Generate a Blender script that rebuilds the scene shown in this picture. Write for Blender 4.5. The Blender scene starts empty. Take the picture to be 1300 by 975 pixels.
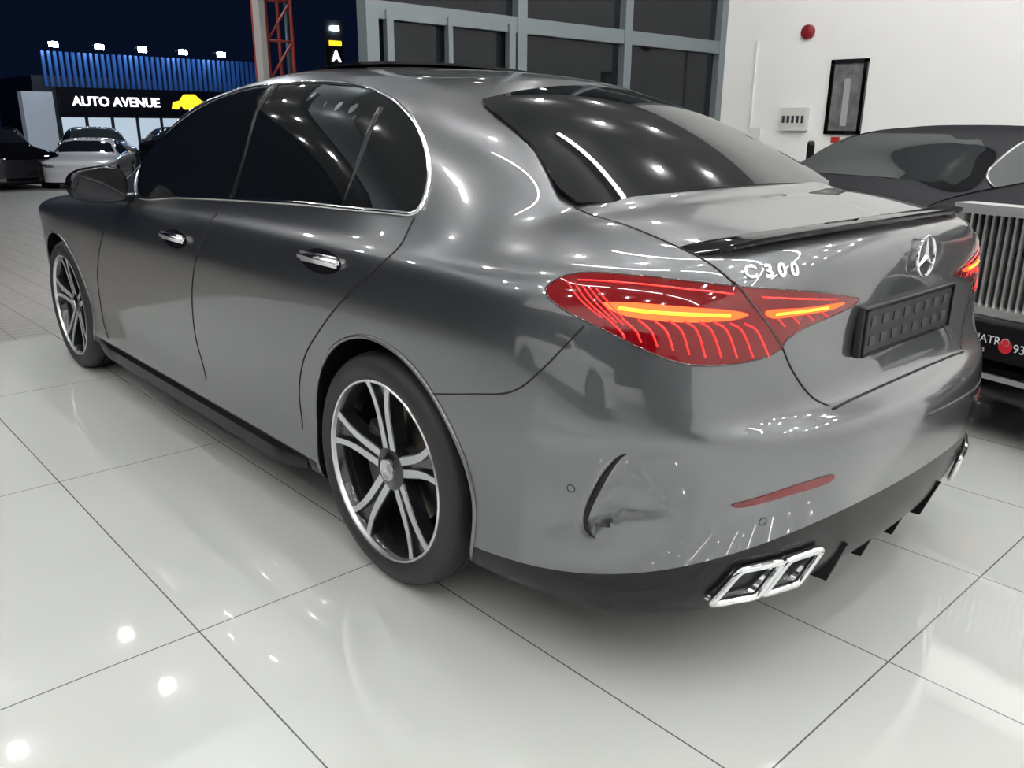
import bpy, bmesh, math, numpy as np
from mathutils import Vector, Matrix
from mathutils.bvhtree import BVHTree
from mathutils.geometry import delaunay_2d_cdt
scene=bpy.context.scene
COL=scene.collection
# ---------------------------------------------------------------- camera
FPX=1053.6
yaw,pit,rol=[math.radians(a) for a in (42.48,17.42,0.46)]
CAM=Vector((-2.053,-1.792,1.247))
F=Vector((math.sin(yaw)*math.cos(pit),math.cos(yaw)*math.cos(pit),-math.sin(pit)))
R0=Vector((math.cos(yaw),-math.sin(yaw),0));U0=R0.cross(F)
R=math.cos(rol)*R0+math.sin(rol)*U0;UP=-math.sin(rol)*R0+math.cos(rol)*U0
cd=bpy.data.cameras.new('camera');cd.sensor_width=36;cd.sensor_fit='HORIZONTAL';cd.lens=FPX/1300*36;cd.clip_end=300
cam=bpy.data.objects.new('camera',cd);COL.objects.link(cam);scene.camera=cam
M=Matrix((R,UP,-F)).transposed().to_4x4();M.translation=CAM;cam.matrix_world=M

# ---------------------------------------------------------------- materials
def mat(name,base,metal=0,rough=.5,coat=0,emit=None,es=0,spec=.5,trans=0,noise=None,ior=1.5,cior=1.5):
    m=bpy.data.materials.new(name);m.use_nodes=True;nt=m.node_tree;b=nt.nodes['Principled BSDF']
    b.inputs['Base Color'].default_value=(*base,1);b.inputs['Metallic'].default_value=metal
    b.inputs['Roughness'].default_value=rough;b.inputs['Coat Weight'].default_value=coat;b.inputs['Coat Roughness'].default_value=.012
    b.inputs['Coat IOR'].default_value=cior
    b.inputs['Specular IOR Level'].default_value=spec;b.inputs['Transmission Weight'].default_value=trans;b.inputs['IOR'].default_value=ior
    if emit: b.inputs['Emission Color'].default_value=(*emit,1);b.inputs['Emission Strength'].default_value=es
    if noise:
        n=nt.nodes.new('ShaderNodeTexNoise');n.inputs['Scale'].default_value=noise[0];n.inputs['Detail'].default_value=2
        tc=nt.nodes.new('ShaderNodeTexCoord');nt.links.new(tc.outputs['Object'],n.inputs['Vector'])
        mx=nt.nodes.new('ShaderNodeMix');mx.data_type='RGBA'
        k=noise[1];mx.inputs[6].default_value=(*[c*(1-k) for c in base],1);mx.inputs[7].default_value=(*[min(1,c*(1+k)) for c in base],1)
        nt.links.new(n.outputs['Fac'],mx.inputs[0]);nt.links.new(mx.outputs[2],b.inputs['Base Color'])
    return m
PAINT=mat('paint_grey_metallic',(.132,.138,.147),metal=.85,rough=.32,coat=1,noise=(900,.22),cior=1.9)
TRIM=mat('trim_black',(.008,.008,.009),rough=.25,coat=.0,spec=.22)
DARK=mat('gap_black',(.004,.004,.004),rough=.8)
GLASS=mat('tinted_glass',(.005,.006,.007),rough=.02,spec=.5)
CHROME=mat('chrome',(.85,.86,.87),metal=1,rough=.07)
CHR2=mat('chrome_satin',(.9,.9,.9),metal=.85,rough=.25)
ALU=mat('wheel_machined',(.74,.75,.77),metal=.9,rough=.25)
WBLK=mat('wheel_black',(.012,.013,.015),rough=.15,coat=.6)
RUB=mat('tyre_rubber',(.014,.014,.015),rough=.6,noise=(60,.2))
DISC=mat('brake_steel',(.25,.21,.18),metal=1,rough=.4)
RED=mat('lamp_red_lens',(.10,.001,.003),rough=.04,coat=.5,emit=(1,.0,.008),es=.09)
REDD=mat('lamp_dark_red',(.04,.001,.002),rough=.05,coat=1)
LED=mat('lamp_led',(1,.1,.02),rough=.3,emit=(1,.06,.006),es=2.4)
LEDC=mat('lamp_led_core',(1,.3,.02),rough=.3,emit=(1,.26,.015),es=3.5)
LED2=mat('lamp_led_soft',(.8,.02,.02),rough=.2,coat=1,emit=(1,.012,.012),es=.85)
REFL=mat('reflector_red',(.15,.005,.010),rough=.15,coat=.5)
SENS=mat('sensor_grey',(.10,.10,.11),metal=.6,rough=.35)
BLACKP=mat('paint_black',(.003,.003,.004),rough=.03,spec=.45)
WHITEP=mat('paint_white',(.75,.75,.76),rough=.2,coat=1)
def glossmix(name,base,tint,fac):
    m=bpy.data.materials.new(name);m.use_nodes=True;nt=m.node_tree;nt.nodes.remove(nt.nodes['Principled BSDF']);o=nt.nodes['Material Output']
    d=nt.nodes.new('ShaderNodeBsdfDiffuse');d.inputs[0].default_value=(*base,1)
    g=nt.nodes.new('ShaderNodeBsdfGlossy');g.inputs[0].default_value=(*tint,1);g.inputs['Roughness'].default_value=.03
    x=nt.nodes.new('ShaderNodeMixShader');x.inputs[0].default_value=fac
    nt.links.new(d.outputs[0],x.inputs[1]);nt.links.new(g.outputs[0],x.inputs[2]);nt.links.new(x.outputs[0],o.inputs[0]);return m
BLACKC=glossmix('paint_black_gloss',(.004,.004,.005),(.9,.93,1),.06)
GLASSC=glossmix('window_tint_gloss',(.012,.014,.016),(.95,1,1),.13)

def newobj(name,me,parent=None,mats=()):
    for m in mats: me.materials.append(m)
    o=bpy.data.objects.new(name,me);COL.objects.link(o)
    if parent: o.parent=parent
    return o
def empty(name,loc=(0,0,0),rz=0,scale=1):
    e=bpy.data.objects.new(name,None);COL.objects.link(e);e.location=loc;e.rotation_euler=(0,0,rz)
    e.scale=(scale,)*3 if not hasattr(scale,'__len__') else scale
    return e
def mesh(name,vs,fs,mats,parent=None,smooth=True,sharp=None):
    me=bpy.data.meshes.new(name);me.from_pydata([tuple(v) for v in vs],[],fs);me.update()
    if smooth:
        me.polygons.foreach_set('use_smooth',[True]*len(me.polygons))
        if sharp: me.set_sharp_from_angle(angle=math.radians(sharp))
    return newobj(name,me,parent,mats if isinstance(mats,(list,tuple)) else [mats])
def box(name,c,s,m,parent=None,bev=0,rot=None):
    bm=bmesh.new();bmesh.ops.create_cube(bm,size=1)
    for v in bm.verts: v.co=Vector((v.co.x*s[0],v.co.y*s[1],v.co.z*s[2]))
    if bev: bmesh.ops.bevel(bm,geom=bm.edges[:],offset=bev,segments=3,affect='EDGES',profile=.6)
    if rot: bmesh.ops.rotate(bm,verts=bm.verts[:],matrix=rot)
    bmesh.ops.translate(bm,verts=bm.verts[:],vec=Vector(c))
    me=bpy.data.meshes.new(name);bm.to_mesh(me);bm.free()
    return newobj(name,me,parent,[m])
def multibox(name,items,m,parent=None):
    vs=[];fs=[]
    for c,s in items:
        b=len(vs)
        for dx in(-.5,.5):
            for dy in(-.5,.5):
                for dz in(-.5,.5): vs.append((c[0]+dx*s[0],c[1]+dy*s[1],c[2]+dz*s[2]))
        for f in((0,1,3,2),(4,6,7,5),(0,4,5,1),(2,3,7,6),(0,2,6,4),(1,5,7,3)): fs.append([b+i for i in f])
    return mesh(name,vs,fs,m,parent,smooth=False)
def tube_geo(pts,r,n=8,closed=False):
    pts=[Vector(p) for p in pts];N=len(pts);vs=[];fs=[];prev=None
    for i,p in enumerate(pts):
        a=pts[(i-1)%N] if (closed or i>0) else p;b=pts[(i+1)%N] if (closed or i<N-1) else p
        t=(b-a).normalized()
        if prev is None: prev=t.orthogonal()
        u=(prev-t*prev.dot(t)).normalized();prev=u;w=t.cross(u)
        rr=r(i/(N-1)) if callable(r) else r
        for k in range(n):
            an=2*math.pi*k/n;vs.append(p+(u*math.cos(an)+w*math.sin(an))*rr)
    for i in range(N if closed else N-1):
        for k in range(n):
            fs.append([i*n+k,i*n+(k+1)%n,((i+1)%N)*n+(k+1)%n,((i+1)%N)*n+k])
    if not closed: fs+= [list(range(n))[::-1],[(N-1)*n+k for k in range(n)]]
    return vs,fs
def tube(name,pts,r,m,parent=None,closed=False,n=8):
    vs,fs=tube_geo(pts,r,n,closed);return mesh(name,vs,fs,m,parent)
def crom(pts,seg=6,closed=False):
    P=[Vector(p) for p in pts];N=len(P);out=[]
    for i in range(N if closed else N-1):
        p0=P[(i-1)%N] if closed or i>0 else P[0]*2-P[1];p1=P[i];p2=P[(i+1)%N];p3=P[(i+2)%N] if closed or i<N-2 else P[-1]*2-P[-2]
        for k in range(seg):
            t=k/seg;out.append(.5*((2*p1)+(p2-p0)*t+(2*p0-5*p1+4*p2-p3)*t*t+(3*p1-p0-3*p2+p3)*t**3))
    if not closed: out.append(P[-1])
    return out

# ---------------------------------------------------------------- car body surface
NR=20
base=[(0,-1.07),(-.20,-1.064),(-.40,-1.035),(-.55,-.992),(-.68,-.925),(-.785,-.83),(-.855,-.69),(-.89,-.54),(-.905,-.39)]
sideX=[.80,.872,.895,.887,.895,.904,.910,.911,.905,.893,.879,.862,.848,.830]
sideZ=[.16,.19,.245,.355,.47,.58,.68,.765,.83,.885,.918,.943,.963,.980]
rear={
 5:[(0,-1.045,.638),(-.20,-1.04,.638),(-.40,-1.013,.638),(-.56,-.972,.637),(-.70,-.912,.632),(-.805,-.817,.622),(-.87,-.68,.61),(-.898,-.535,.60),(-.906,-.39,.59)],
 6:[(0,-.982,.672),(-.20,-.980,.672),(-.40,-.968,.673),(-.57,-.945,.675),(-.71,-.895,.68),(-.812,-.803,.685),(-.873,-.67,.685),(-.900,-.53,.683),(-.909,-.385,.68)],
 7:[(0,-.965,.80),(-.21,-.963,.80),(-.42,-.95,.797),(-.585,-.922,.795),(-.72,-.868,.79),(-.812,-.78,.785),(-.87,-.655,.775),(-.898,-.52,.765),(-.909,-.38,.763)],
 8:[(0,-.985,.93),(-.215,-.978,.927),(-.425,-.957,.918),(-.595,-.91,.905),(-.725,-.838,.885),(-.812,-.745,.868),(-.866,-.63,.852),(-.892,-.505,.84),(-.902,-.37,.833)],
 9:[(0,-.975,1.0),(-.22,-.967,.997),(-.43,-.937,.988),(-.60,-.877,.970),(-.715,-.800,.948),(-.795,-.712,.928),(-.848,-.608,.912),(-.876,-.49,.90),(-.888,-.355,.891)],
 10:[(0,-.93,1.03),(-.22,-.922,1.028),(-.43,-.885,1.018),(-.59,-.822,1.002),(-.70,-.745,.982),(-.778,-.66,.963),(-.829,-.56,.947),(-.858,-.445,.935),(-.872,-.315,.926)],
 11:[(0,-.80,1.045),(-.22,-.793,1.043),(-.43,-.765,1.036),(-.58,-.715,1.024),(-.68,-.652,1.008),(-.752,-.577,.99),(-.803,-.48,.973),(-.835,-.37,.96),(-.853,-.245,.95)],
 12:[(0,-.62,1.068),(-.21,-.615,1.066),(-.41,-.597,1.06),(-.55,-.568,1.05),(-.645,-.528,1.036),(-.712,-.462,1.02),(-.764,-.37,1.003),(-.802,-.27,.988),(-.828,-.165,.976)],
 13:[(0,-.50,1.088),(-.20,-.496,1.087),(-.38,-.48,1.08),(-.51,-.455,1.072),(-.60,-.42,1.06),(-.665,-.365,1.048),(-.715,-.285,1.033),(-.757,-.195,1.017),(-.79,-.095,1.003)],
 16:[(0,.10,1.357),(-.15,.10,1.354),(-.295,.095,1.338),(-.395,.088,1.316),(-.465,.085,1.292),(-.515,.11,1.28),(-.555,.17,1.283),(-.588,.25,1.292),(-.612,.34,1.302)],
 17:[(0,.22,1.390),(-.145,.22,1.387),(-.275,.22,1.375),(-.365,.222,1.36),(-.43,.235,1.348),(-.475,.27,1.345),(-.51,.33,1.352),(-.54,.40,1.362),(-.56,.475,1.371)],
 18:[(0,.45,1.418),(-.12,.45,1.417),(-.22,.452,1.412),(-.285,.458,1.406),(-.33,.47,1.402),(-.36,.495,1.402),(-.38,.53,1.406),(-.395,.58,1.41),(-.405,.64,1.415)],
 19:[(0,.70,1.436),(0,.702,1.436),(0,.706,1.436),(0,.712,1.436),(0,.72,1.436),(0,.73,1.436),(0,.745,1.436),(0,.765,1.437),(0,.79,1.437)]}
rz={0:(.20,.17),1:(.215,.195),2:(.43,.262),3:(.50,.375),4:(.578,.48)}
ri={0:(.25,.105),1:(.075,.04),2:(.012,.016),3:(0,.017),4:(.0,.010)}
cw=[0,0,.06,.18,.38,.6,.8,.92,1.0]
T=np.zeros((NR,27,3))
def nrm(c):
    a=Vector(base[max(c-1,0)]);b=Vector(base[min(c+1,8)])
    if c==0: return Vector((0,1))
    t=(b-a).normalized();return Vector((-t.y,t.x))*(1 if Vector((-t.y,t.x)).dot(Vector((0,.3))-Vector(base[c]))>0 else -1)
for j in range(NR):
    for c in range(9):
        if j in rear: T[j,c]=rear[j][c]
        elif j in rz:
            w=cw[c];z=rz[j][0]*(1-w)+rz[j][1]*w;ins=ri[j][0]*(1-w)+ri[j][1]*w
            n=nrm(c);T[j,c]=(base[c][0]+n.x*ins,base[c][1]+n.y*ins,z)
sy={9:-.2,10:0,11:.2,12:.45,13:.75,14:1.05,15:1.4,16:1.72,17:2.0,18:2.28}
up={9:{9:-.18,10:.02,11:.21},10:{9:-.15,10:.03,11:.22},11:{9:-.10,10:.05,11:.23},12:{9:-.05,10:.08,11:.25},13:{9:0.01,10:.12,11:.27}}
ws={9:(-.81,.01,.993),10:(-.824,.12,.986),11:(-.83,.27,.982)}
r16={9:(-.628,.43,1.311),10:(-.640,.53,1.320),11:(-.648,.64,1.329),12:(-.654,.78,1.338),13:(-.656,.95,1.343),14:(-.655,1.13,1.342),15:(-.652,1.33,1.333),16:(-.645,1.49,1.32),17:(-.636,1.59,1.31),18:(-.622,1.66,1.308)}
r17={9:(-.575,.555,1.379),10:(-.587,.63,1.386),11:(-.595,.72,1.392),12:(-.60,.83,1.397),13:(-.602,.97,1.40),14:(-.601,1.12,1.398),15:(-.598,1.27,1.39),16:(-.59,1.38,1.378),17:(-.58,1.46,1.368),18:(-.56,1.52,1.366)}
for c in range(9,19):
    y=sy[c]
    for j in range(14):
        yy=up.get(j,{}).get(c,y);drop=0
        if j in(9,10,11,12,13) and y>1: drop=.018*(y-1)
        T[j,c]=(-sideX[j],yy,sideZ[j]-drop)
    if c in ws: T[13,c]=ws[c]
    T[16,c]=r16[c];T[17,c]=r17[c]
    k=(c-9)/9
    T[18,c]=(-.41,.70+.62*k,1.419+.012*math.sin(math.pi*k)-.02*k*k);T[19,c]=(0,.82+.5*k,1.438-.008*k*k)
fb=[(-.911,2.55),(-.909,2.80),(-.90,3.05),(-.865,3.27),(-.78,3.45),(-.62,3.58),(-.36,3.67),(0,3.70)]
fz=[.18,.20,.25,.33,.42,.50,.58,.66,.73,.78]
T[13,19:27]=[(-.74,2.20,.975),(-.66,2.27,.985),(-.55,2.33,.995),(-.43,2.37,1.003),(-.31,2.39,1.008),(-.2,2.40,1.01),(-.1,2.405,1.012),(0,2.41,1.012)]
T[13,18]=(-.79,2.1,.962);T[13,17]=(-.815,1.9,.962)
T[16,19:27]=[(-.59,1.71,1.315),(-.54,1.74,1.325),(-.46,1.77,1.338),(-.37,1.79,1.348),(-.28,1.80,1.355),(-.19,1.805,1.36),(-.1,1.81,1.362),(0,1.81,1.363)]
T[17,19:27]=[(-.52,1.57,1.37),(-.47,1.6,1.377),(-.4,1.62,1.384),(-.32,1.64,1.39),(-.24,1.65,1.394),(-.16,1.655,1.397),(-.08,1.66,1.398),(0,1.66,1.398)]
T[18,19:27]=[(-.38,1.40,1.402),(-.34,1.43,1.405),(-.29,1.45,1.408),(-.23,1.465,1.411),(-.17,1.47,1.414),(-.11,1.475,1.416),(-.055,1.48,1.417),(0,1.48,1.418)]
for i,c in enumerate(range(19,27)):
    T[19,c]=(0,1.335+.01*i,1.429)
    w=[0,.05,.15,.35,.6,.85,1,1][i];bx,by=fb[i]
    a=Vector(fb[max(i-1,0)]);b=Vector(fb[min(i+1,7)]);t=(b-a).normalized();n=Vector((t.y,-t.x))
    if i==7:n=Vector((0,-1))
    for j in range(10):
        ins=(.911-sideX[j])*(1-.0*w);z0=sideZ[j]-(.018*(by-1) if j==9 else 0)
        T[j,c]=(bx+n.x*ins,by+n.y*ins,z0*(1-w)+fz[j]*w)
    for j,t_ in((10,.12),(11,.38),(12,.7)):
        p=T[9,c]*(1-t_)+T[13,c]*t_;p[2]+=.05*math.sin(math.pi*t_)*min(1,.35+.1*i);T[j,c]=p
for c in range(27):
    for j,t_ in((14,.33),(15,.68)):
        p=T[13,c]*(1-t_)+T[16,c]*t_;b=.022*math.sin(math.pi*t_)
        if c<=4: p+=np.array((0,-b*.5,b))
        elif c<19: p+=np.array((-b,0,b*.35))
        else: p+=np.array((0,b*.5,b))
        T[j,c]=p
MX=np.array([-1,1,1.])
# fairing (Taubin) along columns, and along rows on the quarter panel
for it in range(16):
    k=.5 if it%2==0 else -.53
    Q=np.concatenate([T[:,1:2]*MX,T,T[:,-2:-1]*MX],1);T=T+k*.5*(Q[:,:-2]+Q[:,2:]-2*T)
for it in range(12):
    k=.5 if it%2==0 else -.53
    wv=np.clip((np.arange(27)-4)/3,0,1)[None,:,None];D2_=np.zeros_like(T);D2_[8:18]=T[7:17]+T[9:19]-2*T[8:18];T=T+k*.5*D2_*wv
def pad(P):
    Q=np.concatenate([2*P[:1]-P[1:2],P,P[-2:-1]*MX],0)
    return np.concatenate([Q[:,1:2]*MX,Q,Q[:,-2:-1]*MX],1)
def lim(P):
    Q=pad(P);Q=(Q[:-2]+4*Q[1:-1]+Q[2:])/6;return (Q[:,:-2]+4*Q[:,1:-1]+Q[:,2:])/6
P=T.copy()
for _ in range(3): P=P+(T-lim(P))*.8
def dense(Q,seg):
    n=Q.shape[0]-3;out=[]
    for i in range(n):
        for k in range(seg):
            t=k/seg;b=((1-t)**3/6,(3*t**3-6*t*t+4)/6,(-3*t**3+3*t*t+3*t+1)/6,t**3/6)
            out.append(sum(b[m]*Q[i+m] for m in range(4)))
    out.append((Q[n]+4*Q[n+1]+Q[n+2])/6);return np.array(out)
def body_mesh(name,sr,sc,mats,disp=None):
    D=dense(pad(P),sr);D=np.swapaxes(dense(np.swapaxes(D,0,1),sc),0,1)
    nr,nc=D.shape[:2];D[:,0,0]=0;D[:,-1,0]=0;D[-1,:,0]=0
    if disp: D=disp(D)
    vs=[tuple(p) for p in D.reshape(-1,3)];n=len(vs);vs+=[(-x,y,z) for x,y,z in vs];fs=[];mi=[]
    for j in range(nr-1):
        for c in range(nc-1):
            a=j*nc+c;q=[a,a+nc,a+nc+1,a+1];m=1 if j<2*sr else 0
            fs.append(q);mi.append(m);fs.append([n+i for i in q[::-1]]);mi.append(m)
    for c in range(nc-1): fs.append([c,c+1,n+c+1,n+c]);mi.append(1)
    me=bpy.data.meshes.new(name);me.from_pydata(vs,[],fs);me.polygons.foreach_set('material_index',mi)
    bm=bmesh.new();bm.from_mesh(me);bmesh.ops.remove_doubles(bm,verts=bm.verts[:],dist=.0004)
    bmesh.ops.dissolve_degenerate(bm,edges=bm.edges[:],dist=.0002)
    bmesh.ops.recalc_face_normals(bm,faces=bm.faces[:]);bm.to_mesh(me);bm.free()
    for m in mats: me.materials.append(m)
    return me
AX=[(-.015,.335,.375),(2.865,.335,.372)]
def cut_arches(me):
    o=bpy.data.objects.new('tmp',me);COL.objects.link(o);cs=[]
    for s in(-1,1):
        for y,z,r in AX:
            bm=bmesh.new();bmesh.ops.create_cone(bm,cap_ends=True,segments=96,radius1=r,radius2=r,depth=.45)
            bmesh.ops.rotate(bm,verts=bm.verts[:],matrix=Matrix.Rotation(math.pi/2,3,'Y'))
            bmesh.ops.translate(bm,verts=bm.verts[:],vec=(s*.84,y,z))
            cm=bpy.data.meshes.new('c');bm.to_mesh(cm);bm.free();cm.materials.append(me.materials[0]);cm.materials.append(me.materials[1])
            cm.polygons.foreach_set('material_index',[1]*len(cm.polygons))
            co=bpy.data.objects.new('c',cm);COL.objects.link(co);cs.append(co)
            md=o.modifiers.new('b','BOOLEAN');md.operation='DIFFERENCE';md.solver='EXACT';md.object=co
    dg=bpy.context.evaluated_depsgraph_get();res=bpy.data.meshes.new_from_object(o.evaluated_get(dg))
    for c in cs+[o]: bpy.data.objects.remove(c)
    res.polygons.foreach_set('use_smooth',[True]*len(res.polygons));res.set_sharp_from_angle(angle=math.radians(38))
    return res
def mkbv(me):
    bm=bmesh.new();bm.from_mesh(me);b=BVHTree.FromBMesh(bm);bm.free();return b
me0=body_mesh('body_pre',5,8,[PAINT,TRIM]);BV=mkbv(me0);BV0=BV
# feature-line control points on the body surface, car coordinates in millimetres (x,y,z, base-64 pairs, offset 1100)
AB='ABCDEFGHIJKLMNOPQRSTUVWXYZabcdefghijklmnopqrstuvwxyz0123456789+-'
D1='duEca6eEFFabeNFvZOeRGMYFePGFXbd9FcXOdmEyXXc6DzY8eatNgCdDu7iI!!!!!!b8pTlKbSkgmTbAgGmnakbZmkaVYRmNawVKlTbbS1kKcSRJi4dEQZhzdkQbhOdxRqhKd-U5hHeEY6hCeKfbgxeSmhgbbJgCmhdGffjeeKf0gybOWGlRc3VPjOd-VGhIePgugkfMhqewfbi4ctfWj0axfJkSYUfGjnWMdqQWhFe3QcfsfYS9dzfaVZb1fUXJaLfIYNYJfFYPWTe7vdfTfbyQdHfT1BaBfE2EW6fL1AVUfaNLa7faKwbhfSI1cDfBHndFeaGcenaoKphya4HthVbKFKg1bGD0gUasDJfnaHCye2ZUCid-YqCYc+XwCGb9W-BxbfWBBbbUeeIDfieJHxf4dtHDgFdGFxgHcIEYgCa3DWf4ZIClfrXSCLfaVeCAfCV8CFewXCCMekYQCXeYZFCgeFZeCkduaoC1dj'
D2='b+DYdic1D9drdfEreBeHFxeiefG9e8ekHsfPa7DdgBajDBfYZ4CsekZTCid2d9GHfUdgFYfZc7EnfXcOD8fTbQDTfMasDAfCbSDQe5cgEAe4dMEre7dwFefCdwFofNdJEvfJcRD5fGbSDRfCaACxfHYYCXfDWXCFfAXHCLe1YuCbe1ZzCse2ZsCqe9YjCZe8XPCMe7eBF0e5d4FZekd1FPeWdxFbe6dnFBemdjE1eQdgFDe7dUErendQEceJdNEse7dAEWeoc6EGeCc5EXe7cpEDeociDxd6cjEDe6cRDweocGDfdycLDxe5b3DfembnDPdwbxDge3baDQelbGDAdtbUDQe0a6DCeiagCzdpa1DCexaYC1efZ2CodkeIHcfyeOGxfWeGF+e6eEHLfxeJGlfXeAFwe2eAG7fweDGZfYd5Fjezd8Gsfud9GOfZdyFWevd3Gdfsd3GCfadrFKesZlCoe0ZPCiehY+C'
D3='Y+Cee1YmCaejYTCWe1X5CTekXlCPe1XICNeld+HJf3dQFof5cPERf0bDDWfqaLC5fiYyCdfYWyCHfKbXCdY7apCDZFZQBdZVXtBCZZX1BEZIZhBkZAavCHY1bOCYYzeiGrZAaTB7YKfIVTe+fTlceT'
PTS=[D[i:i+6] for D in (D1,D2,D3) for i in range(0,len(D)//6*6,6)];PI=[0]
def U(n):
    out=[]
    for _ in range(n):
        s=PTS[PI[0]];PI[0]+=1
        if s[0]=='!': continue
        v=[(AB.index(s[i])*64+AB.index(s[i+1])-1100)/1000 for i in (0,2,4)];out.append(Vector((-v[0],v[1],v[2])))
    return out
VT=crom(U(7)[:6],8)
VA=np.array([tuple(p) for p in VT]);VIN=np.array(tuple(U(1)[0]))
def vent_disp(D):
    nr,nc=D.shape[:2];E=D.copy()
    gu=np.gradient(D,axis=0);gv=np.gradient(D,axis=1);N=np.cross(gu,gv);N/=np.linalg.norm(N,axis=2,keepdims=True)+1e-9
    for j in range(2*(nr-1)//19,6*(nr-1)//19+1):
        for c in range(2*(nc-1)//26,8*(nc-1)//26):
            p=D[j,c];d=np.linalg.norm(VA-p,axis=1);i=int(d.argmin());dm=d[i]
            if dm>.2: continue
            t=VA[min(i+1,len(VA)-1)]-VA[max(i-1,0)];t/=np.linalg.norm(t)
            n=N[j,c];side=np.dot(np.cross(n,t),p-VA[i]);ref=np.dot(np.cross(n,t),VIN-VA[i]);s=dm if side*ref>0 else -dm
            e=min(i,len(VA)-1-i)/18;fade=min(1,e);fade=fade*fade*(3-2*fade)
            a=1/(1+math.exp(-s/.008));k=a*math.exp(-max(0,s)/.07)
            inward=n if np.dot(n,np.array((0,.3,.6))-p)>0 else -n
            E[j,c]=p+inward*.026*k*fade
    return E
me0=body_mesh('body_full',8,13,[PAINT,TRIM],vent_disp);BV=mkbv(me0)
body=cut_arches(me0)
car=empty('sedan_car')
newobj('body',body,car)
def snap(p,off=0):
    h=BV.find_nearest(Vector(p));return h[0]+h[1]*off
def patch(name,pts,n,m,parent,off=.002,h=.02,skirt=.006,smoothseg=5,mirror=True,deg=0):
    n=Vector(n).normalized();a=n.orthogonal().normalized();b=n.cross(a)
    pts=[Vector(p) for p in pts];ctr=sum(pts,Vector())/len(pts)
    bd=crom(pts,smoothseg,True) if smoothseg>1 else pts
    P2=[Vector(((p-ctr).dot(a),(p-ctr).dot(b))) for p in bd]
    xs=[p.x for p in P2];ys=[p.y for p in P2];N=len(P2)
    def inside(x,y):
        c=False;d=1e9
        for i in range(N):
            p,q=P2[i],P2[(i+1)%N]
            if (p.y>y)!=(q.y>y) and x<(q.x-p.x)*(y-p.y)/(q.y-p.y)+p.x: c=not c
            e=q-p;L=e.length_squared
            t=max(0,min(1,((x-p.x)*e.x+(y-p.y)*e.y)/L)) if L>0 else 0
            d=min(d,(x-p.x-e.x*t)**2+(y-p.y-e.y*t)**2)
        return c and d>(h*.4)**2
    V2=list(P2);y=min(ys)
    while y<max(ys):
        x=min(xs)
        while x<max(xs):
            if inside(x,y): V2.append(Vector((x,y)))
            x+=h
        y+=h
    r=delaunay_2d_cdt(V2,[(i,(i+1)%N) for i in range(N)],[],1,1e-6)
    v2,_,f2=r[0],r[1],r[2]
    vs=[]
    for v in v2:
        p=ctr+a*v.x+b*v.y;hit=BV.ray_cast(p+n*.6,-n)
        if hit[0] is None or (hit[0]-p).length>.4: hit=BV.find_nearest(p)
        nn=hit[1];vs.append(hit[0]+nn*off)
    if deg:
        A=np.array([[v.x**i*v.y**j for i in range(deg+1) for j in range(deg+1-i)] for v in v2]);hh=np.array([(p-ctr).dot(n) for p in vs])
        co=np.linalg.lstsq(A,hh,rcond=None)[0];fit=A@co;mxd=max(0,float((hh-fit).max()))
        vs=[ctr+a*v.x+b*v.y+n*(f+min(mxd,.006)*.5) for v,f in zip(v2,fit)]
    fs=[]
    for f in f2:
        f=list(f);nm=(vs[f[1]]-vs[f[0]]).cross(vs[f[2]]-vs[f[0]])
        if nm.dot(n)<0: f=f[::-1]
        fs.append(f)
    ec={}
    for f in fs:
        for i in range(len(f)): ec[(f[i],f[(i+1)%len(f)])]=1
    be=[e for e in ec if (e[1],e[0]) not in ec];low={}
    for e in be:
        for v in e:
            if v not in low: low[v]=len(vs);vs.append(vs[v]-n*skirt)
    for e in be: fs.append([e[1],e[0],low[e[0]],low[e[1]]])
    mesh(name,vs,fs,m,parent,True,35)
    if mirror:
        mesh(name+'_right',[(-v.x,v.y,v.z) for v in vs],[f[::-1] for f in fs],m,parent,True,35)
    return bd
def line(name,pts,r,m,parent=car,off=-.0005,closed=False,mirror=True,seg=6):
    q=[snap(p,off) for p in crom(pts,seg,closed)]
    tube(name,q,r,m,parent,closed,6)
    if mirror: tube(name+'_right',[(-p.x,p.y,p.z) for p in q],r,m,parent,closed,6)
    return q

WIN=U(18)
patch('side_glass',WIN,(-1,0,.25),GLASS,car,off=.004,h=.05,smoothseg=4,deg=4)
line('window_chrome',WIN,.0078,CHROME,off=.003,closed=True)
line('b_pillar',U(3),.013,TRIM,off=.001)
line('quarter_divider',U(3),.009,TRIM,off=.001)
line('door_gap_front',U(6),.003,DARK)
line('door_gap_rear',U(7),.003,DARK)
line('door_gap_fender',U(5),.003,DARK)
line('bumper_gap',U(5),.0025,DARK)
G5=U(11);line('boot_gap',G5[:-1],.0028,DARK)
g=[snap((G5[-2].x*(1-k/12),-1.0,G5[-2].z+(.662-G5[-2].z)*min(1,k/3))) for k in range(13)];line('boot_gap_low',g,.0035,DARK,seg=2)
TL=U(21)
patch('tail_lamp',TL,(-.55,-.8,.1),RED,car,off=.005,h=.02,skirt=.012,smoothseg=4)
line('tail_lamp_edge',TL,.0022,REDD,off=.005,closed=True,seg=4)
line('tail_lamp_split',U(4),.003,REDD,off=.005)
patch('lamp_bar',U(10),(-.55,-.8,.1),LED,car,off=.0065,h=.02,skirt=.003)
line('lamp_bar_core',U(4),.0042,LEDC,off=.0055)
patch('lamp_bar_inner',U(6),(-.3,-.95,.1),LED,car,off=.0065,h=.02,skirt=.003)
line('lamp_bar_core_inner',U(3),.003,LEDC,off=.006)
for k in range(10): line('lamp_rib',U(3),.0023,LED2,off=.0052,seg=4)
for k in range(5): line('lamp_rib',U(3),.0017,LED2,off=.0052,seg=4)
for k in range(4): line('lamp_rib',U(2),.0017,LED2,off=.0052,seg=4)
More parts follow.
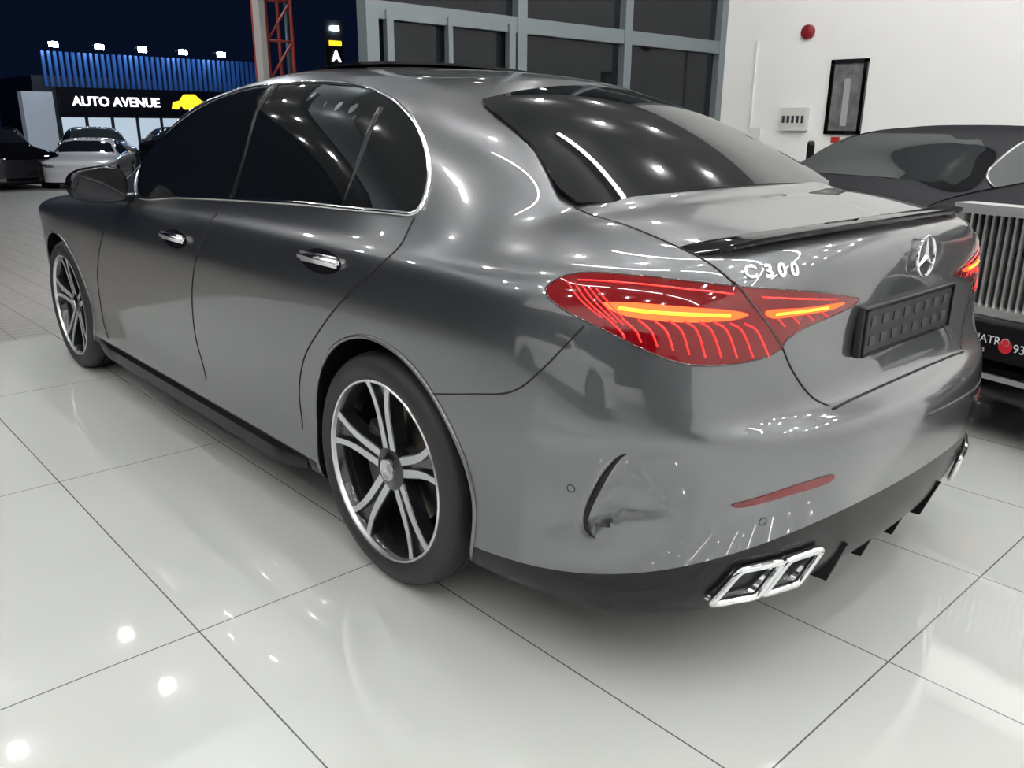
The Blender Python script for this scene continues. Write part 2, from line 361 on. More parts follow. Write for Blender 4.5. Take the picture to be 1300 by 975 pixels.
line('lamp_guide',U(4),.002,LED2,off=.0052,seg=4)
line('lamp_guide',U(3),.002,LED2,off=.0052,seg=4)
patch('reflector',U(8),(-.3,-.95,0),REFL,car,off=.003,h=.02)
for p in U(2):
    nn=BV.find_nearest(p)[1];ta=nn.cross(Vector((0,0,1))).normalized();tb=nn.cross(ta)
    line('parking_sensor',[p+(ta*math.cos(a)+tb*math.sin(a))*.009 for a in np.linspace(0,6.28,9)[:-1]],.0015,DARK,closed=True,seg=2)
vq=[]
for i,p in enumerate(VT[3:-3]):
    h=BV0.find_nearest(p);vq.append(h[0]-h[1]*.004)
vr=lambda t:.0012+.0048*math.sin(math.pi*t)**.8
tube('bumper_vent',vq,vr,DARK,car,n=6);tube('bumper_vent_right',[(-p.x,p.y,p.z) for p in vq],vr,DARK,car,n=6)
patch('rear_glass',[(-.60,-.42,1.06),(-.3,-.49,1.08),(0,-.502,1.09),(.3,-.49,1.08),(.60,-.42,1.06),(.54,-.20,1.15),(.465,.07,1.29),(.40,.095,1.32),(.2,.10,1.35),(0,.105,1.36),(-.2,.10,1.35),(-.40,.095,1.32),(-.465,.07,1.29),(-.54,-.20,1.15)],(0,-.45,.9),GLASS,car,off=.003,h=.05,smoothseg=3,mirror=False,deg=3)
patch('sunroof',[(-.40,.75,1.43),(0,.72,1.43),(.40,.75,1.43),(.40,1.1,1.43),(.38,1.5,1.4),(0,1.55,1.4),(-.38,1.5,1.4),(-.40,1.1,1.43)],(0,0,1),GLASS,car,off=.002,h=.06,smoothseg=2,mirror=False)
sv=[];nx=9
for dz in(0,-.008):
    for y,o in((.76,.020),(.95,.014),(1.2,.008)):
        for i in range(nx):
            x=-.42+.84*i/(nx-1);q=BV.ray_cast(Vector((x,y,2)),Vector((0,0,-1)))[0];sv.append((x,y,q.z+o+dz))
sf=[]
for j in range(2):
    for i in range(nx-1):
        a=j*nx+i;sf+= [[a,a+1,a+nx+1,a+nx],[3*nx+a,3*nx+a+nx,3*nx+a+nx+1,3*nx+a+1]]
for i in range(nx-1): sf.append([i,3*nx+i,3*nx+i+1,i+1])
for j in range(2): sf+= [[j*nx,(j+1)*nx,3*nx+(j+1)*nx,3*nx+j*nx],[j*nx+nx-1,3*nx+j*nx+nx-1,3*nx+(j+1)*nx+nx-1,(j+1)*nx+nx-1]]
mesh('sunroof_panel',sv,sf,TRIM,car,False)
for y,z,r in AX:
    pts=[]
    for a in np.linspace(-28,208,50):
        q=Vector((-.9,y+(r+.003)*math.cos(math.radians(a)),z+(r+.003)*math.sin(math.radians(a))))
        if q.z<.21: continue
        h=BV.ray_cast(Vector((-2,q.y,q.z)),Vector((1,0,0)))
        if h[0]: pts.append(h[0])
    tube('arch_lip',pts,.006,PAINT,car);tube('arch_lip_right',[(-p.x,p.y,p.z) for p in pts],.006,PAINT,car)
for s in(-1,1):
    st=[]
    for y in np.linspace(.42,2.43,24):
        h=BV.ray_cast(Vector((-2,y,.235)),Vector((1,0,0)))[0];e=min(1,(y-.42)/.12,(2.43-y)/.12)
        st.append([(h.x-.002,y,.238),(h.x-.012*e-.002,y,.225),(h.x-.014*e,y,.175+.03*(1-e)),(h.x+.04,y,.16+.03*(1-e))])
    vs=[(x if s<0 else -x,y,z) for q in st for x,y,z in q];fs=[[i*4+k,i*4+k+1,i*4+k+5,i*4+k+4] for i in range(23) for k in range(3)]
    mesh('side_skirt',vs,fs if s>0 else [f[::-1] for f in fs],TRIM,car,True,40)
for p in U(2):
    ell=[p+Vector((0,.105*math.cos(a),.034*math.sin(a)-.004)) for a in np.linspace(0,2*math.pi,13)[:-1]]
    patch('handle_cup',ell,(-1,0,.1),TRIM,car,off=.0015,h=.03,smoothseg=3)
    for s in(-1,1):
        bmh=bmesh.new();bmesh.ops.create_cube(bmh,size=1)
        for v in bmh.verts: v.co=Vector((v.co.x*.022,v.co.y*.215,v.co.z*.030))
        bmesh.ops.bevel(bmh,geom=bmh.edges[:],offset=.0095,segments=4,affect='EDGES')
        for v in bmh.verts: v.co.x+=.9*(v.co.y**2)
        if s==1:
            for v in bmh.verts: v.co.x*=-1
            bmesh.ops.reverse_faces(bmh,faces=bmh.faces[:])
        bmesh.ops.translate(bmh,verts=bmh.verts[:],vec=(s*(-p.x+.020),p.y,p.z+.004))
        mh=bpy.data.meshes.new('door_handle');bmh.to_mesh(mh);bmh.free();mh.polygons.foreach_set('use_smooth',[True]*len(mh.polygons));newobj('door_handle',mh,car,[CHROME])
for s in(-1,1):
    bmh=bmesh.new();bmesh.ops.create_icosphere(bmh,subdivisions=4,radius=1)
    for v in bmh.verts:
        x,y,z=v.co;f=lambda t:math.copysign(abs(t)**.72,t)
        v.co=Vector((f(x)*.11,max(f(y),-.45)*.085,f(z)*.072*(1-.12*f(x)*s)))
    bmesh.ops.translate(bmh,verts=bmh.verts[:],vec=(s*.985,1.84,1.0))
    mh=bpy.data.meshes.new('mirror_shell');bmh.to_mesh(mh);bmh.free();mh.polygons.foreach_set('use_smooth',[True]*len(mh.polygons));newobj('mirror_shell',mh,car,[BLACKC])
    box('mirror_stalk',(s*.87,1.86,.945),(.12,.06,.03),TRIM,car,.01)
# ---------------------------------------------------------------- wheels
def lathe(prof,seg=96):
    vs=[];fs=[];n=len(prof)
    for i in range(seg):
        a=2*math.pi*i/seg
        for x,r in prof: vs.append((x,r*math.cos(a),r*math.sin(a)))
    for i in range(seg):
        for k in range(n-1):
            a=i*n+k;b=((i+1)%seg)*n+k;fs.append([a,b,b+1,a+1])
    return vs,fs
def wheel_meshes():
    out=[]
    def add(name,vs,fs,m,sh=40):
        me=bpy.data.meshes.new(name);me.from_pydata([tuple(v) for v in vs],[],fs);bmn=bmesh.new();bmn.from_mesh(me);bmesh.ops.recalc_face_normals(bmn,faces=bmn.faces[:]);bmn.to_mesh(me);bmn.free()
        me.polygons.foreach_set('use_smooth',[True]*len(me.polygons));me.set_sharp_from_angle(angle=math.radians(sh));me.materials.append(m);out.append((name,me))
    g=[(.015,.256),(.003,.262),(-.003,.272),(-.006,.289),(-.002,.305),(.008,.319),(.022,.327),(.045,.331)]
    for x in(.072,.108,.144,.180): g+=[(x-.005,.332),(x-.004,.324),(x+.004,.324),(x+.005,.332)]
    g+=[(.205,.331),(.228,.326),(.240,.316),(.246,.30),(.248,.28),(.243,.262),(.23,.243)]
    add('tyre',*lathe(g),RUB,50)
    add('rim_lip',*lathe([(.014,.259),(.003,.261),(.0,.258),(.002,.253),(.012,.250)]),ALU)
    add('rim_barrel',*lathe([(.012,.250),(.022,.244),(.06,.238),(.2,.230),(.235,.245)]),WBLK)
    add('brake_disc',*lathe([(.095,.03),(.095,.165),(.115,.168),(.115,.03)]),DISC)
    add('hub',*lathe([(.022,.0),(.022,.030),(.026,.034),(.030,.040),(.034,.062),(.06,.070),(.12,.07)]),WBLK)
    add('hub_cap',*lathe([(.0205,.0),(.0205,.024),(.019,.026),(.019,.030),(.023,.031)]),ALU)
    vs=[];fs=[];vb=[];fb_=[]
    def xs(r): return .036-.026*((r-.04)/.21)
    for k in range(5):
        A=math.radians(72*k+90-3)
        def P3(r,l,dx): return (xs(r)+dx,r*math.cos(A)-l*math.sin(A),r*math.sin(A)+l*math.cos(A))
        for s in(-1,1):
            st=[(.032,.004,.022),(.06,.006,.022),(.10,.007,.022),(.15,.010,.020),(.19,.017,.018),(.225,.028,.018),(.253,.038,.024)]
            b=len(vs)
            for r,l,w in st:
                l0=s*(l);l1=s*(l+w)
                vs+= [P3(r,l0,.006),P3(r,l0,0),P3(r,l1,0),P3(r,l1,.006)]
            for i in range(len(st)-1):
                for q in range(4):
                    a=b+i*4+q;c=b+i*4+(q+1)%4;fs.append([a,c,c+4,a+4])
            b=len(vb)
            for r,l,w in st:
                l0=s*(l-.001);l1=s*(l+w+.003)
                vb+= [P3(r,l0,.045),P3(r,l0,.003),P3(r,l1,.003),P3(r,l1*1.05,.045)]
            for i in range(len(st)-1):
                for q in range(4):
                    a=b+i*4+q;c=b+i*4+(q+1)%4;fb_.append([a,c,c+4,a+4])
        b=len(vb)
        for r,l in((.034,.01),(.10,.012),(.16,.02),(.245,.038)):
            vb+=[P3(r,-l,.014),P3(r,l,.014)]
        for i in range(3): fb_.append([b+2*i,b+2*i+1,b+2*i+3,b+2*i+2])
    add('spoke_faces',vs,fs,ALU,30);add('spoke_sides',vb,fb_,WBLK,30)
    v3=[];f3=[]
    for k in range(3):
        a=math.radians(90+120*k);c0=len(v3)
        v3+=[(.0195,.021*math.cos(a),.021*math.sin(a)),(.0195,.004*math.cos(a+1.05),.004*math.sin(a+1.05)),(.018,0,0),(.0195,.004*math.cos(a-1.05),.004*math.sin(a-1.05))]
        f3.append([c0,c0+1,c0+2,c0+3])
    add('cap_star',v3,f3,CHROME)
    vs=[];fs=[]
    for i,a in enumerate(np.linspace(-35,35,8)):
        a=math.radians(a)
        for x,r in((.07,.11),(.07,.175),(.125,.175),(.125,.11)): vs.append((x,r*math.cos(a),r*math.sin(a)))
        if i:
            for q in range(4): b=(i-1)*4;fs.append([b+q,b+(q+1)%4,b+4+(q+1)%4,b+4+q])
    fs+=[[0,1,2,3],[28,29,30,31]]
    add('caliper',vs,fs,SENS)
    return out
WM=wheel_meshes()
def wheels(parent,hub=WM,yf=2.865):
    for s in(-1,1):
        for y in(0,yf):
            w=bpy.data.objects.new('wheel',None);COL.objects.link(w);w.parent=parent;w.location=(s*.900,y,.331)
            w.rotation_euler=(0,0,0 if s<0 else math.pi)
            for nm,me in hub:
                o=bpy.data.objects.new(nm,me);COL.objects.link(o);o.parent=w
wheels(car)
# ---------------------------------------------------------------- rear details
def spoil():
    vs=[];fs=[];n=41
    for i in range(n):
        x=-.635+1.27*i/(n-1);u=abs(x)/.635
        h=BV.ray_cast(Vector((x,-.93+.125*u**2.2,1.3)),Vector((0,0,-1)));p=h[0]
        e=min(1,(1-u)*9+.05)
        L=snap(p+Vector((0,.055,0)))
        tr=p+Vector((0,-.032*e,.016*e+.002));vs+=[L+Vector((0,0,.002)),(L+tr)/2+Vector((0,.0,.006*e)),tr,tr+Vector((0,.004,-.010*e)),p+Vector((0,.0,-.01))]
    for i in range(n-1):
        for k in range(4): a=i*5+k;fs.append([a,a+1,a+6,a+5])
    mesh('boot_spoiler',vs,[f[::-1] for f in fs],BLACKP,car,True,40)
spoil()
def rear_at(x,z): return BV.ray_cast(Vector((x,-2,z)),Vector((0,1,0)))
PLT=mat('plate_holder',(.02,.02,.022),rough=.35)
pl=rear_at(0,.80)
box('plate_holder',(0,pl[0].y-.006,.802),(.50,.02,.118),PLT,car,.006)
items=[]
for i in range(8):
    for j in range(2): items.append(((-.20+.057*i,pl[0].y-.0165,.780+.044*j),(.028,.004,.022)))
multibox('plate_holder_slots',items,mat('plate_slots',(.05,.05,.055),rough=.3),car)
multibox('plate_rim',[((0,pl[0].y-.018,.855),(.49,.005,.006)),((0,pl[0].y-.018,.749),(.49,.005,.006)),((-.243,pl[0].y-.018,.802),(.006,.005,.108)),((.243,pl[0].y-.018,.802),(.006,.005,.108))],TRIM,car)
def star(c,r,nrm_):
    pts=[Vector((r*math.cos(a),0,r*math.sin(a))) for a in np.linspace(0,2*math.pi,41)[:-1]]
    v,f=tube_geo(pts,r*.085,8,True);v=[Vector(p) for p in v]
    for k in range(3):
        a=math.radians(90+120*k);b=len(v)
        d=Vector((math.cos(a),0,math.sin(a)));e=Vector((-d.z,0,d.x))
        v+=[d*r,e*r*.14+d*r*.08,Vector((0,-r*.16,0)),-e*r*.14+d*r*.08]
        f+=[[b,b+1,b+2],[b,b+2,b+3]]
    q=Vector((0,-1,0)).rotation_difference(Vector(nrm_)).to_matrix()
    return mesh('star_badge',[q@p+Vector(c) for p in v],f,CHROME,car,True,30)
sp=rear_at(0,.955);star(sp[0]+Vector((0,-.01,0)),.047,(0,-1,.05))
lt_=empty('model_lettering');lt_.parent=car
xx=-.600
for chr_,wd in (('C',.037),('3',.030),('0',.030),('0',.030)):
    if chr_=='3' : xx+=.004
    xc=xx+wd/2;tp=rear_at(xc,.966);n=tp[1]
    tc=bpy.data.curves.new('model_text','FONT');tc.body=chr_;tc.size=.040;tc.extrude=.0012;tc.offset=.0012;tc.align_x='CENTER'
    to=bpy.data.objects.new('letter',tc);COL.objects.link(to);to.parent=lt_;tc.materials.append(CHR2)
    X=Vector((-n.y,n.x,0)).normalized();Z=n.normalized();Y=Z.cross(X)
    to.location=tp[0]+n*.0016-Y*.013
    to.rotation_euler=Matrix((X,Y,Z)).transposed().to_euler()
    xx+=wd
for x in(-.27,-.09,.09,.27):
    vs=[(x-.006,-1.03,.30),(x+.006,-1.03,.30),(x+.006,-.80,.30),(x-.006,-.80,.30),(x-.004,-.99,.187),(x+.004,-.99,.187),(x+.004,-.80,.18),(x-.004,-.80,.18)]
    mesh('diffuser_fin',vs,[(0,1,2,3),(4,7,6,5),(0,4,5,1),(1,5,6,2),(2,6,7,3),(3,7,4,0)],TRIM,car,False)
for s in(-1,1):
    for k,(x0,x1) in enumerate(((-.650,-.547),(-.530,-.427))):
        def q(x,z):
            xx=x+(.03 if z>.3 else -.01)
            h=BV.ray_cast(Vector((xx,-2,max(z,.27))),Vector((0,1,0)))[0]
            return Vector((-s*xx if s>0 else xx,h.y-.014,z))
        loop=[q(x0,.335),q(x1,.335),q(x1,.250),q(x0,.250)]
        lp=[]
        for i in range(4):
            a,b=loop[i],loop[(i+1)%4];lp+=[a.lerp(b,.10),a.lerp(b,.5),a.lerp(b,.90)]
        lp=crom(lp,4,True);cc=sum(lp,Vector())/len(lp)
        v,f=tube_geo(lp,.0095,8,True);mesh('exhaust_trim',v,f,CHROME,car)
        N=len(lp);inn=[p.lerp(cc,.22)+Vector((0,.03,0)) for p in lp];mesh('exhaust_duct',lp+inn,[[i,(i+1)%N,N+(i+1)%N,N+i] for i in range(N)],CHROME,car)
        mesh('exhaust_inside',inn,[list(range(N))],DARK,car,False)
        mesh('exhaust_shell',lp+[p+Vector((0,.12,0)) for p in lp],[[i,(i+1)%N,N+(i+1)%N,N+i] for i in range(N)],CHROME,car)
# ---------------------------------------------------------------- room
def tilemat(name,base,grout,tx,ty,ox,oy,gw,rough,var=.03,spec=.5,ior=1.5):
    m=mat(name,base,rough=rough,spec=spec,ior=ior);nt=m.node_tree;b=nt.nodes['Principled BSDF'];L=nt.links
    tc=nt.nodes.new('ShaderNodeTexCoord');sp=nt.nodes.new('ShaderNodeSeparateXYZ');L.new(tc.outputs['Object'],sp.inputs[0])
    def mth(op,a,bv):
        n=nt.nodes.new('ShaderNodeMath');n.operation=op
        for i,v in enumerate((a,bv)):
            if isinstance(v,(int,float)): n.inputs[i].default_value=v
            elif v is not None: L.new(v,n.inputs[i])
        return n.outputs[0]
    res=[]
    for o,t,of in((sp.outputs[0],tx,ox),(sp.outputs[1],ty,oy)):
        f=mth('FRACT',mth('DIVIDE',mth('SUBTRACT',o,of),t),None)
        d=mth('MULTIPLY',mth('MINIMUM',f,mth('SUBTRACT',1,f)),t);res.append(mth('LESS_THAN',d,gw/2))
    g=mth('MAXIMUM',res[0],res[1])
    nz=nt.nodes.new('ShaderNodeTexNoise');nz.inputs['Scale'].default_value=1.7;nz.inputs['Detail'].default_value=5;L.new(tc.outputs['Object'],nz.inputs['Vector'])
    mx=nt.nodes.new('ShaderNodeMix');mx.data_type='RGBA';mx.inputs[6].default_value=(*[c*(1-var) for c in base],1);mx.inputs[7].default_value=(*[min(1,c*(1+var)) for c in base],1);L.new(nz.outputs['Fac'],mx.inputs[0])
    m2=nt.nodes.new('ShaderNodeMix');m2.data_type='RGBA';L.new(g,m2.inputs[0]);L.new(mx.outputs[2],m2.inputs[6]);m2.inputs[7].default_value=(*grout,1);L.new(m2.outputs[2],b.inputs['Base Color'])
    return m
FL=tilemat('floor_tiles',(.61,.63,.61),(.14,.14,.14),.60,1.238,-1.4,.10,.004,.02,.05,spec=1.0,ior=1.95)
PAV=tilemat('paving',(.24,.23,.21),(.12,.11,.10),.20,.10,0,0,.010,.45,.15)
WALL=mat('wall_paint',(.82,.82,.81),rough=.6,noise=(3,.02))
CEIL=mat('ceiling_paint',(.34,.34,.34),rough=.8)
FRAME=mat('aluminium_frame',(.20,.23,.25),metal=.5,rough=.4)
NGL=mat('night_glass',(.008,.010,.012),rough=.02,spec=.3)
box('floor',(-.4,-3.15,-.05),(15.3,13.7,.1),FL)
mesh('ground_paving',[(-60,3.7,-.002),(60,3.7,-.002),(60,90,-1.3),(-60,90,-1.3)],[(0,1,2,3)],PAV,None,False)
WX=7.25;WY=4.6;H=5.2
box('wall_right',(WX+.1,-2.7,H/2),(.2,14.6,H),WALL)
box('wall_back',(-.4,-10.1,H/2),(15.5,.2,H),WALL)
wl=multibox('wall_left',[((-8.1,-3.2,H-.9),(.2,13.8,1.8)),((-8.1,-3.2,.1),(.2,13.8,.2))],WALL)
wf2=multibox('window_2',[((-8.05,-9.9+2.2*i,1.8),(.12,.12,3.2)) for i in range(7)],FRAME)
multibox('glass_pane',[((-8.12,-3.2,1.8),(.02,13.6,3.2))],NGL,wf2)
box('ceiling',(-.4,-2.8,H+.05),(15.6,14.9,.1),CEIL)
fr=[]
for x in(2.13,3.84,5.41,7.18): fr.append(((x,WY,H/2),(.12,.14,H)))
fr+=[((4.66,WY,2.15),(5.1,.12,.14)),((4.66,WY,3.6),(5.1,.12,.1)),((4.66,WY,.06),(5.1,.12,.12)),((-3,WY,4.6),(10.3,.2,1.2)),((2.95,WY-.05,1.1),(.05,.06,2.1)),((3.7,WY-.05,1.1),(.08,.06,2.1)),((2.3,WY-.05,1.1),(.07,.06,2.1))]
wf=multibox('window_1',fr,FRAME)
multibox('glass_pane',[((4.66,WY+.02,H/2),(5.0,.01,H))],NGL,wf)
pf=empty('picture_frame');multibox('frame_border',[((WX-.02,2.905,1.93),(.04,.42,.04)),((WX-.02,2.905,1.18),(.04,.42,.04)),((WX-.02,2.715,1.555),(.04,.04,.79)),((WX-.02,3.095,1.555),(.04,.04,.79))],BLACKP,pf)
box('print',(WX-.012,2.905,1.555),(.012,.36,.73),mat('print_grey',(.14,.14,.14),rough=.3,noise=(9,.9)),pf)
box('print_tower',(WX-.02,2.905,1.5),(.006,.07,.5),mat('print_light',(.35,.35,.35)),pf)
al=lathe([(0,0),(0,.05),(.01,.075),(.05,.08)],32);mesh('fire_alarm_bell',[(WX-.05+v[0],3.45+v[1],2.26+v[2]) for v in al[0]],al[1],mat('alarm_red',(.22,.01,.015),rough=.3),None,True,40)
el=empty('electrical_box');box('cabinet',(WX-.03,3.5,1.32),(.06,.34,.26),mat('box_grey',(.6,.6,.58),rough=.5),el,.006);multibox('breakers',[((WX-.065,3.38+.06*i,1.32),(.01,.03,.08)) for i in range(5)],SENS,el)
multibox('conduit_pipe',[((WX-.01,4.1,1.1),(.02,.03,2.2)),((WX-.02,4.0,1.15),(.04,.15,.14))],mat('box_white',(.7,.7,.69)))
box('extinguisher_sign',(WX-.005,2.98,1.10),(.01,.10,.06),mat('sign_red',(.5,.03,.02)))
ch=empty('office_chair',(5.80,2.48,0),.5);box('backrest',(0,0,.88),(.56,.07,.46),TRIM,ch,.03);box('seat',(-.02,-.22,.5),(.52,.46,.09),TRIM,ch,.04);tube('column',[(0,-.2,.1),(0,-.2,.48)],.03,TRIM,ch);tube('back_bar',[(0,-.1,.48),(0,.04,.6),(0,.04,.8)],.02,TRIM,ch)
for k in range(5):
    a=k*1.2566;tube('leg',[(0,-.2,.1),(.26*math.cos(a),-.2+.26*math.sin(a),.02)],.02,TRIM,ch)
EM=mat('led_tube',(1,1,1),emit=(1,.99,.97),es=40)
EMS=mat('spot_lens',(1,1,1),emit=(1,.98,.95),es=440)
ls=empty('ceiling_lights')
it=[]
for x in(-3.0,-.2,1.3,2.7):
    for k in range(4): it.append(((x,-8+2.9*k,H-.12),(.045,2.55,.04)))
multibox('linear_lamps',it,EM,ls)
multibox('linear_lamp_housings',[((c[0],c[1],c[2]+.045),(.09,s[1],.05)) for c,s in it],TRIM,ls)
it=[]
for x in(-5.8,-4.4,-1.6,.55,4.0,5.4):
    for y in np.arange(-8.5,4.2,1.55): it.append(((x,y,H-.05),(.08,.08,.03)))
multibox('spot_lamps',it,EMS,ls)
cp=box('added_canopy',(-3.0,6.9,H+.1),(10.2,4.3,.12),CEIL)  # added out of view, carries the spots mirrored in the floor
it=[]
for x in(-4.2,-2.6,-1.0,.6):
    for y in(5.6,7.2,8.6): it.append(((x,y,H+.02),(.10,.10,.03)))
multibox('added_canopy_spots',it,EMS,cp)  # added spots, give the floor its bright reflections
# ---------------------------------------------------------------- other cars
bgfull=cut_arches(body_mesh('bg',3,4,[PAINT,TRIM]))
SG=[o.data for o in car.children if o.name.startswith(('side_glass','rear_glass'))]
def ws_patch():
    tmp=empty('t');patch('windscreen',[(-.74,2.14,.98),(-.4,2.33,1.0),(0,2.39,1.01),(.4,2.33,1.0),(.74,2.14,.98),(.66,1.88,1.18),(.56,1.72,1.32),(0,1.80,1.37),(-.56,1.72,1.32),(-.66,1.88,1.18)],(0,.6,.8),GLASS,tmp,off=.004,h=.08,mirror=False,smoothseg=2)
    patch('headlamp',[(-.86,3.22,.72),(-.70,3.5,.66),(-.50,3.6,.66),(-.52,3.6,.73),(-.72,3.45,.76),(-.84,3.25,.78)],(-.5,.85,0),mat('headlamp_glass',(.55,.57,.6),rough=.08,metal=.7,coat=1),tmp,off=.004,h=.04,smoothseg=2)
    r=[o.data for o in tmp.children]
    for o in list(tmp.children)+[tmp]: bpy.data.objects.remove(o)
    return r
XG=ws_patch()
CHL=[o.data for o in car.children if o.name.startswith('window_chrome')]
def bgcar(name,paint,loc,rz,sc=(1,1,1)):
    e=empty(name,loc,rz,sc);ob=newobj('body',bgfull.copy(),e)
    for sl in ob.material_slots:
        if sl.material and sl.material.name.startswith('paint'): sl.link='OBJECT';sl.material=paint
    for d in SG+XG+CHL:
        o=newobj(d.name.split('.')[0],d,e)
        for sl in o.material_slots:
            if sl.material and sl.material.name.startswith('tinted'): sl.link='OBJECT';sl.material=GLASSC
    wheels(e,[w for w in WM if w[0] in('tyre','rim_lip','spoke_faces','rim_barrel')]);return e
def place(front,heading,length_front=3.70,z=0):
    h=Vector(heading).normalized();rz=math.atan2(-h.x,h.y);return (front[0]-h.x*length_front,front[1]-h.y*length_front,z),rz
l,r=place((2.38,1.42),(-.96,.26));bgcar('coupe_car',BLACKC,l,r,(1.0,1.0,.88))
l,r=place((1.52,-.93),(-.97,.23),3.70*1.05);rr=bgcar('limousine_car',BLACKC,l,r,(1.08,1.05,1.08))
gr=[]
for i in range(27): gr.append(((-.36+.0277*i,3.722,.69),(.009,.014,.34)))
multibox('grille_vanes',gr,CHR2,rr)
multibox('grille_frame',[((0,3.72,.872),(.82,.10,.035)),((-.395,3.72,.69),(.03,.08,.36)),((.395,3.72,.69),(.03,.08,.36)),((0,3.72,.51),(.82,.08,.03)),((0,3.70,.475),(1.6,.06,.018)),((0,3.72,.27),(1.5,.06,.02))],CHR2,rr)
box('grille_back',(0,3.68,.69),(.78,.06,.36),DARK,rr)
box('bumper_bar',(0,3.66,.25),(1.55,.16,.14),BLACKC,rr,.03)
box('number_plate',(0,3.76,.405),(.62,.02,.13),TRIM,rr)
for body_,loc_,sz_ in(('QUATRO',(.290,3.772,.40),.042),('MOTORS',(.283,3.772,.365),.02),('93',(.10,3.772,.385),.045)):
    c=bpy.data.curves.new('t','FONT');c.body=body_;c.size=sz_;c.align_x='LEFT';c.materials.append(WHITEP);o=bpy.data.objects.new('plate_text',c);COL.objects.link(o);o.parent=rr;o.location=loc_;o.rotation_euler=(math.pi/2,0,math.pi)
mesh('plate_emblem',[(.128+.026*math.cos(a),3.772,.40+.026*math.sin(a)) for a in np.linspace(0,6.28,25)[:-1]],[list(range(24))],mat('emblem_red',(.5,.01,.02)),rr,False)
bgcar('sports_car',WHITEP,(4.95,21.5,-.28),math.radians(153),(.86,.8,.78))
for i,(x,y) in enumerate(((4.0,28.0),(6.8,28.5),(9.6,29),(12.4,29.5),(1.2,27.5),(2.2,23.0),(7.8,23.5))):
    bgcar('parked_car',[BLACKC,PAINT,BLACKC,WHITEP,PAINT,BLACKC,BLACKC][i],(x,y,-.38 if i<5 else -.31),math.radians(165+6*min(i,4)))
bgcar('sports_car',WHITEP,(-5.6,1.0,0),math.radians(200),(1,.95,.9))
bgcar('parked_car',BLACKC,(-5.4,-6.4,0),math.radians(230))
# ---------------------------------------------------------------- outside building
bd=empty('showroom_building')
CW=mat('corrugated_blue_lit',(.03,.10,.30),rough=.4,metal=.3,emit=(.03,.12,.5),es=.12)  # blue floodlighting on the panels put into colour and emission
Y=36.0
box('facade_body',(12,Y+3,.95),(9.6,6,3.9),mat('facade_dark',(.02,.025,.04),rough=.4),bd)
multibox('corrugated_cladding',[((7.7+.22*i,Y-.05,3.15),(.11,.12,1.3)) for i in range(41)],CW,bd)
box('sign_fascia',(11.5,Y-.25,2.0),(7.0,.3,.95),mat('sign_black',(.005,.006,.012),rough=.3),bd)
box('side_wing',(7.3,Y+.2,.7),(1.1,.6,3.2),mat('wing_white_glow',(.6,.62,.65),emit=(.5,.6,.8),es=.15),bd)  # faint emission stands in for light falling on the wing
def text(body,loc,size,m,parent,rot=(math.pi/2,0,0),ext=.02):
    c=bpy.data.curves.new('t','FONT');c.body=body;c.size=size;c.extrude=ext;c.offset=size*.02;c.materials.append(m);o=bpy.data.objects.new('sign_letters',c);COL.objects.link(o);o.parent=parent;o.location=loc;o.rotation_euler=rot;return o
SW=mat('sign_white',(1,1,1),emit=(1,1,1),es=2);SY=mat('sign_yellow',(1,.8,.05),emit=(1,.7,.02),es=1.2)
text('AUTO AVENUE',(8.45,Y-.42,1.8),.50,SW,bd)
cpts=[(0,.1),(.1,.42),(.5,.5),(.8,.8),(1.5,.82),(1.9,.52),(2.3,.42),(2.35,.12),(1.95,.08),(1.8,.25),(1.6,.08),(.75,.08),(.6,.25),(.4,.08)]
mesh('sign_car_logo',[(12.35+x*.7,Y-.42,1.65+z*.85) for x,z in cpts],[list(range(len(cpts)))],SY,bd,False)
multibox('shop_windows',[((8.5+1.0*i,Y-.02,.7),(.85,.06,1.3)) for i in range(7)],mat('shop_glow',(.3,.35,.4),emit=(.7,.85,1),es=.6),bd)
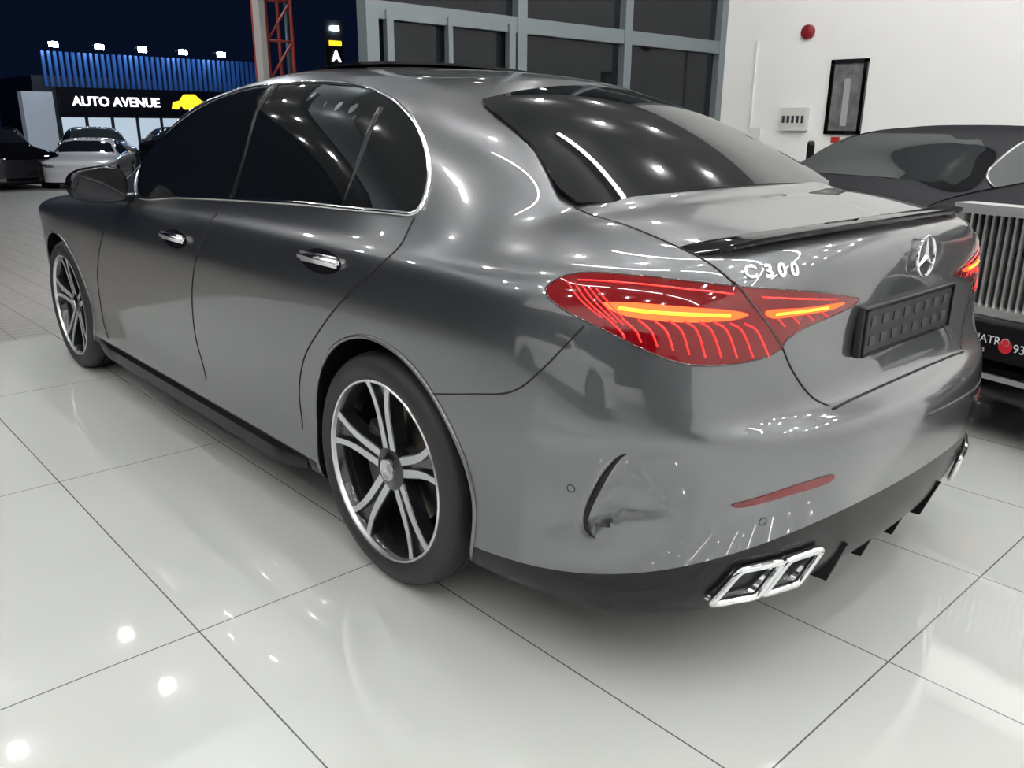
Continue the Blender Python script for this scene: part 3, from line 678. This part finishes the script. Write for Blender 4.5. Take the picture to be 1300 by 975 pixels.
FLD=mat('flood_lamp',(1,1,1),emit=(.6,.8,1),es=60)
multibox('flood_lamps',[((7.95+1.66*i,Y-.8,4.0),(.30,.15,.18)) for i in range(5)],FLD,bd)
multibox('lamp_arms',[((7.95+1.66*i,Y-.4,4.1),(.05,.8,.05)) for i in range(5)],FRAME,bd)
tube('street_pole',[(17.2,34,-.6),(17.2,34,14)],.13,FRAME)
for nm,loc,en in(('lot_fill_light',(3,13,7),330),('lot_fill_light',(7,25,7),650)):  # added fill lights without fixtures, brighten the lot and its cars
    L=bpy.data.lights.new(nm,'AREA');L.shape='DISK';L.size=.6;L.energy=en;L.color=(.9,.95,1);o=bpy.data.objects.new(nm,L);COL.objects.link(o);o.location=loc
lt=empty('lattice_tower');LR=mat('lattice_red',(.40,.06,.05),rough=.5)
lx,ly=2.84,7.8;lw=.32
for dx in(0,lw):
    for dy in(0,lw): tube('chord',[(lx+dx,ly+dy,-.1),(lx+dx,ly+dy,6)],.022,LR,lt)
for k in range(14):
    z=k*.43
    tube('brace',[(lx,ly,z),(lx+lw,ly,z+.43)],.014,LR,lt);tube('brace',[(lx,ly,z),(lx,ly+lw,z+.43)],.014,LR,lt);tube('brace',[(lx+lw,ly,z+.43),(lx,ly,z+.43)],.014,LR,lt)
box('column_white',(2.73,7.75,3),(.07,.16,6.2),mat('col_white',(.45,.43,.42)))
vs=empty('vertical_sign');tube('post',[(9.85,18.1,-.3),(9.85,18.1,3.6)],.05,TRIM,vs);box('panel',(9.85,18.0,2.7),(.5,.1,2.0),TRIM,vs);box('glow',(9.85,17.92,3.15),(.34,.04,.12),SY,vs)
for i,t in enumerate('AUTO'): text(t,(9.74,17.92,2.72-i*.42),.36,SW,vs)
box('glow_lamp',(9.85,17.92,3.5),(.2,.1,.1),FLD,vs)
w=bpy.data.worlds.new('night');scene.world=w;w.use_nodes=True;bg=w.node_tree.nodes['Background'];bg.inputs[0].default_value=(.006,.013,.042,1);bg.inputs[1].default_value=.35
scene.view_settings.view_transform='Standard'
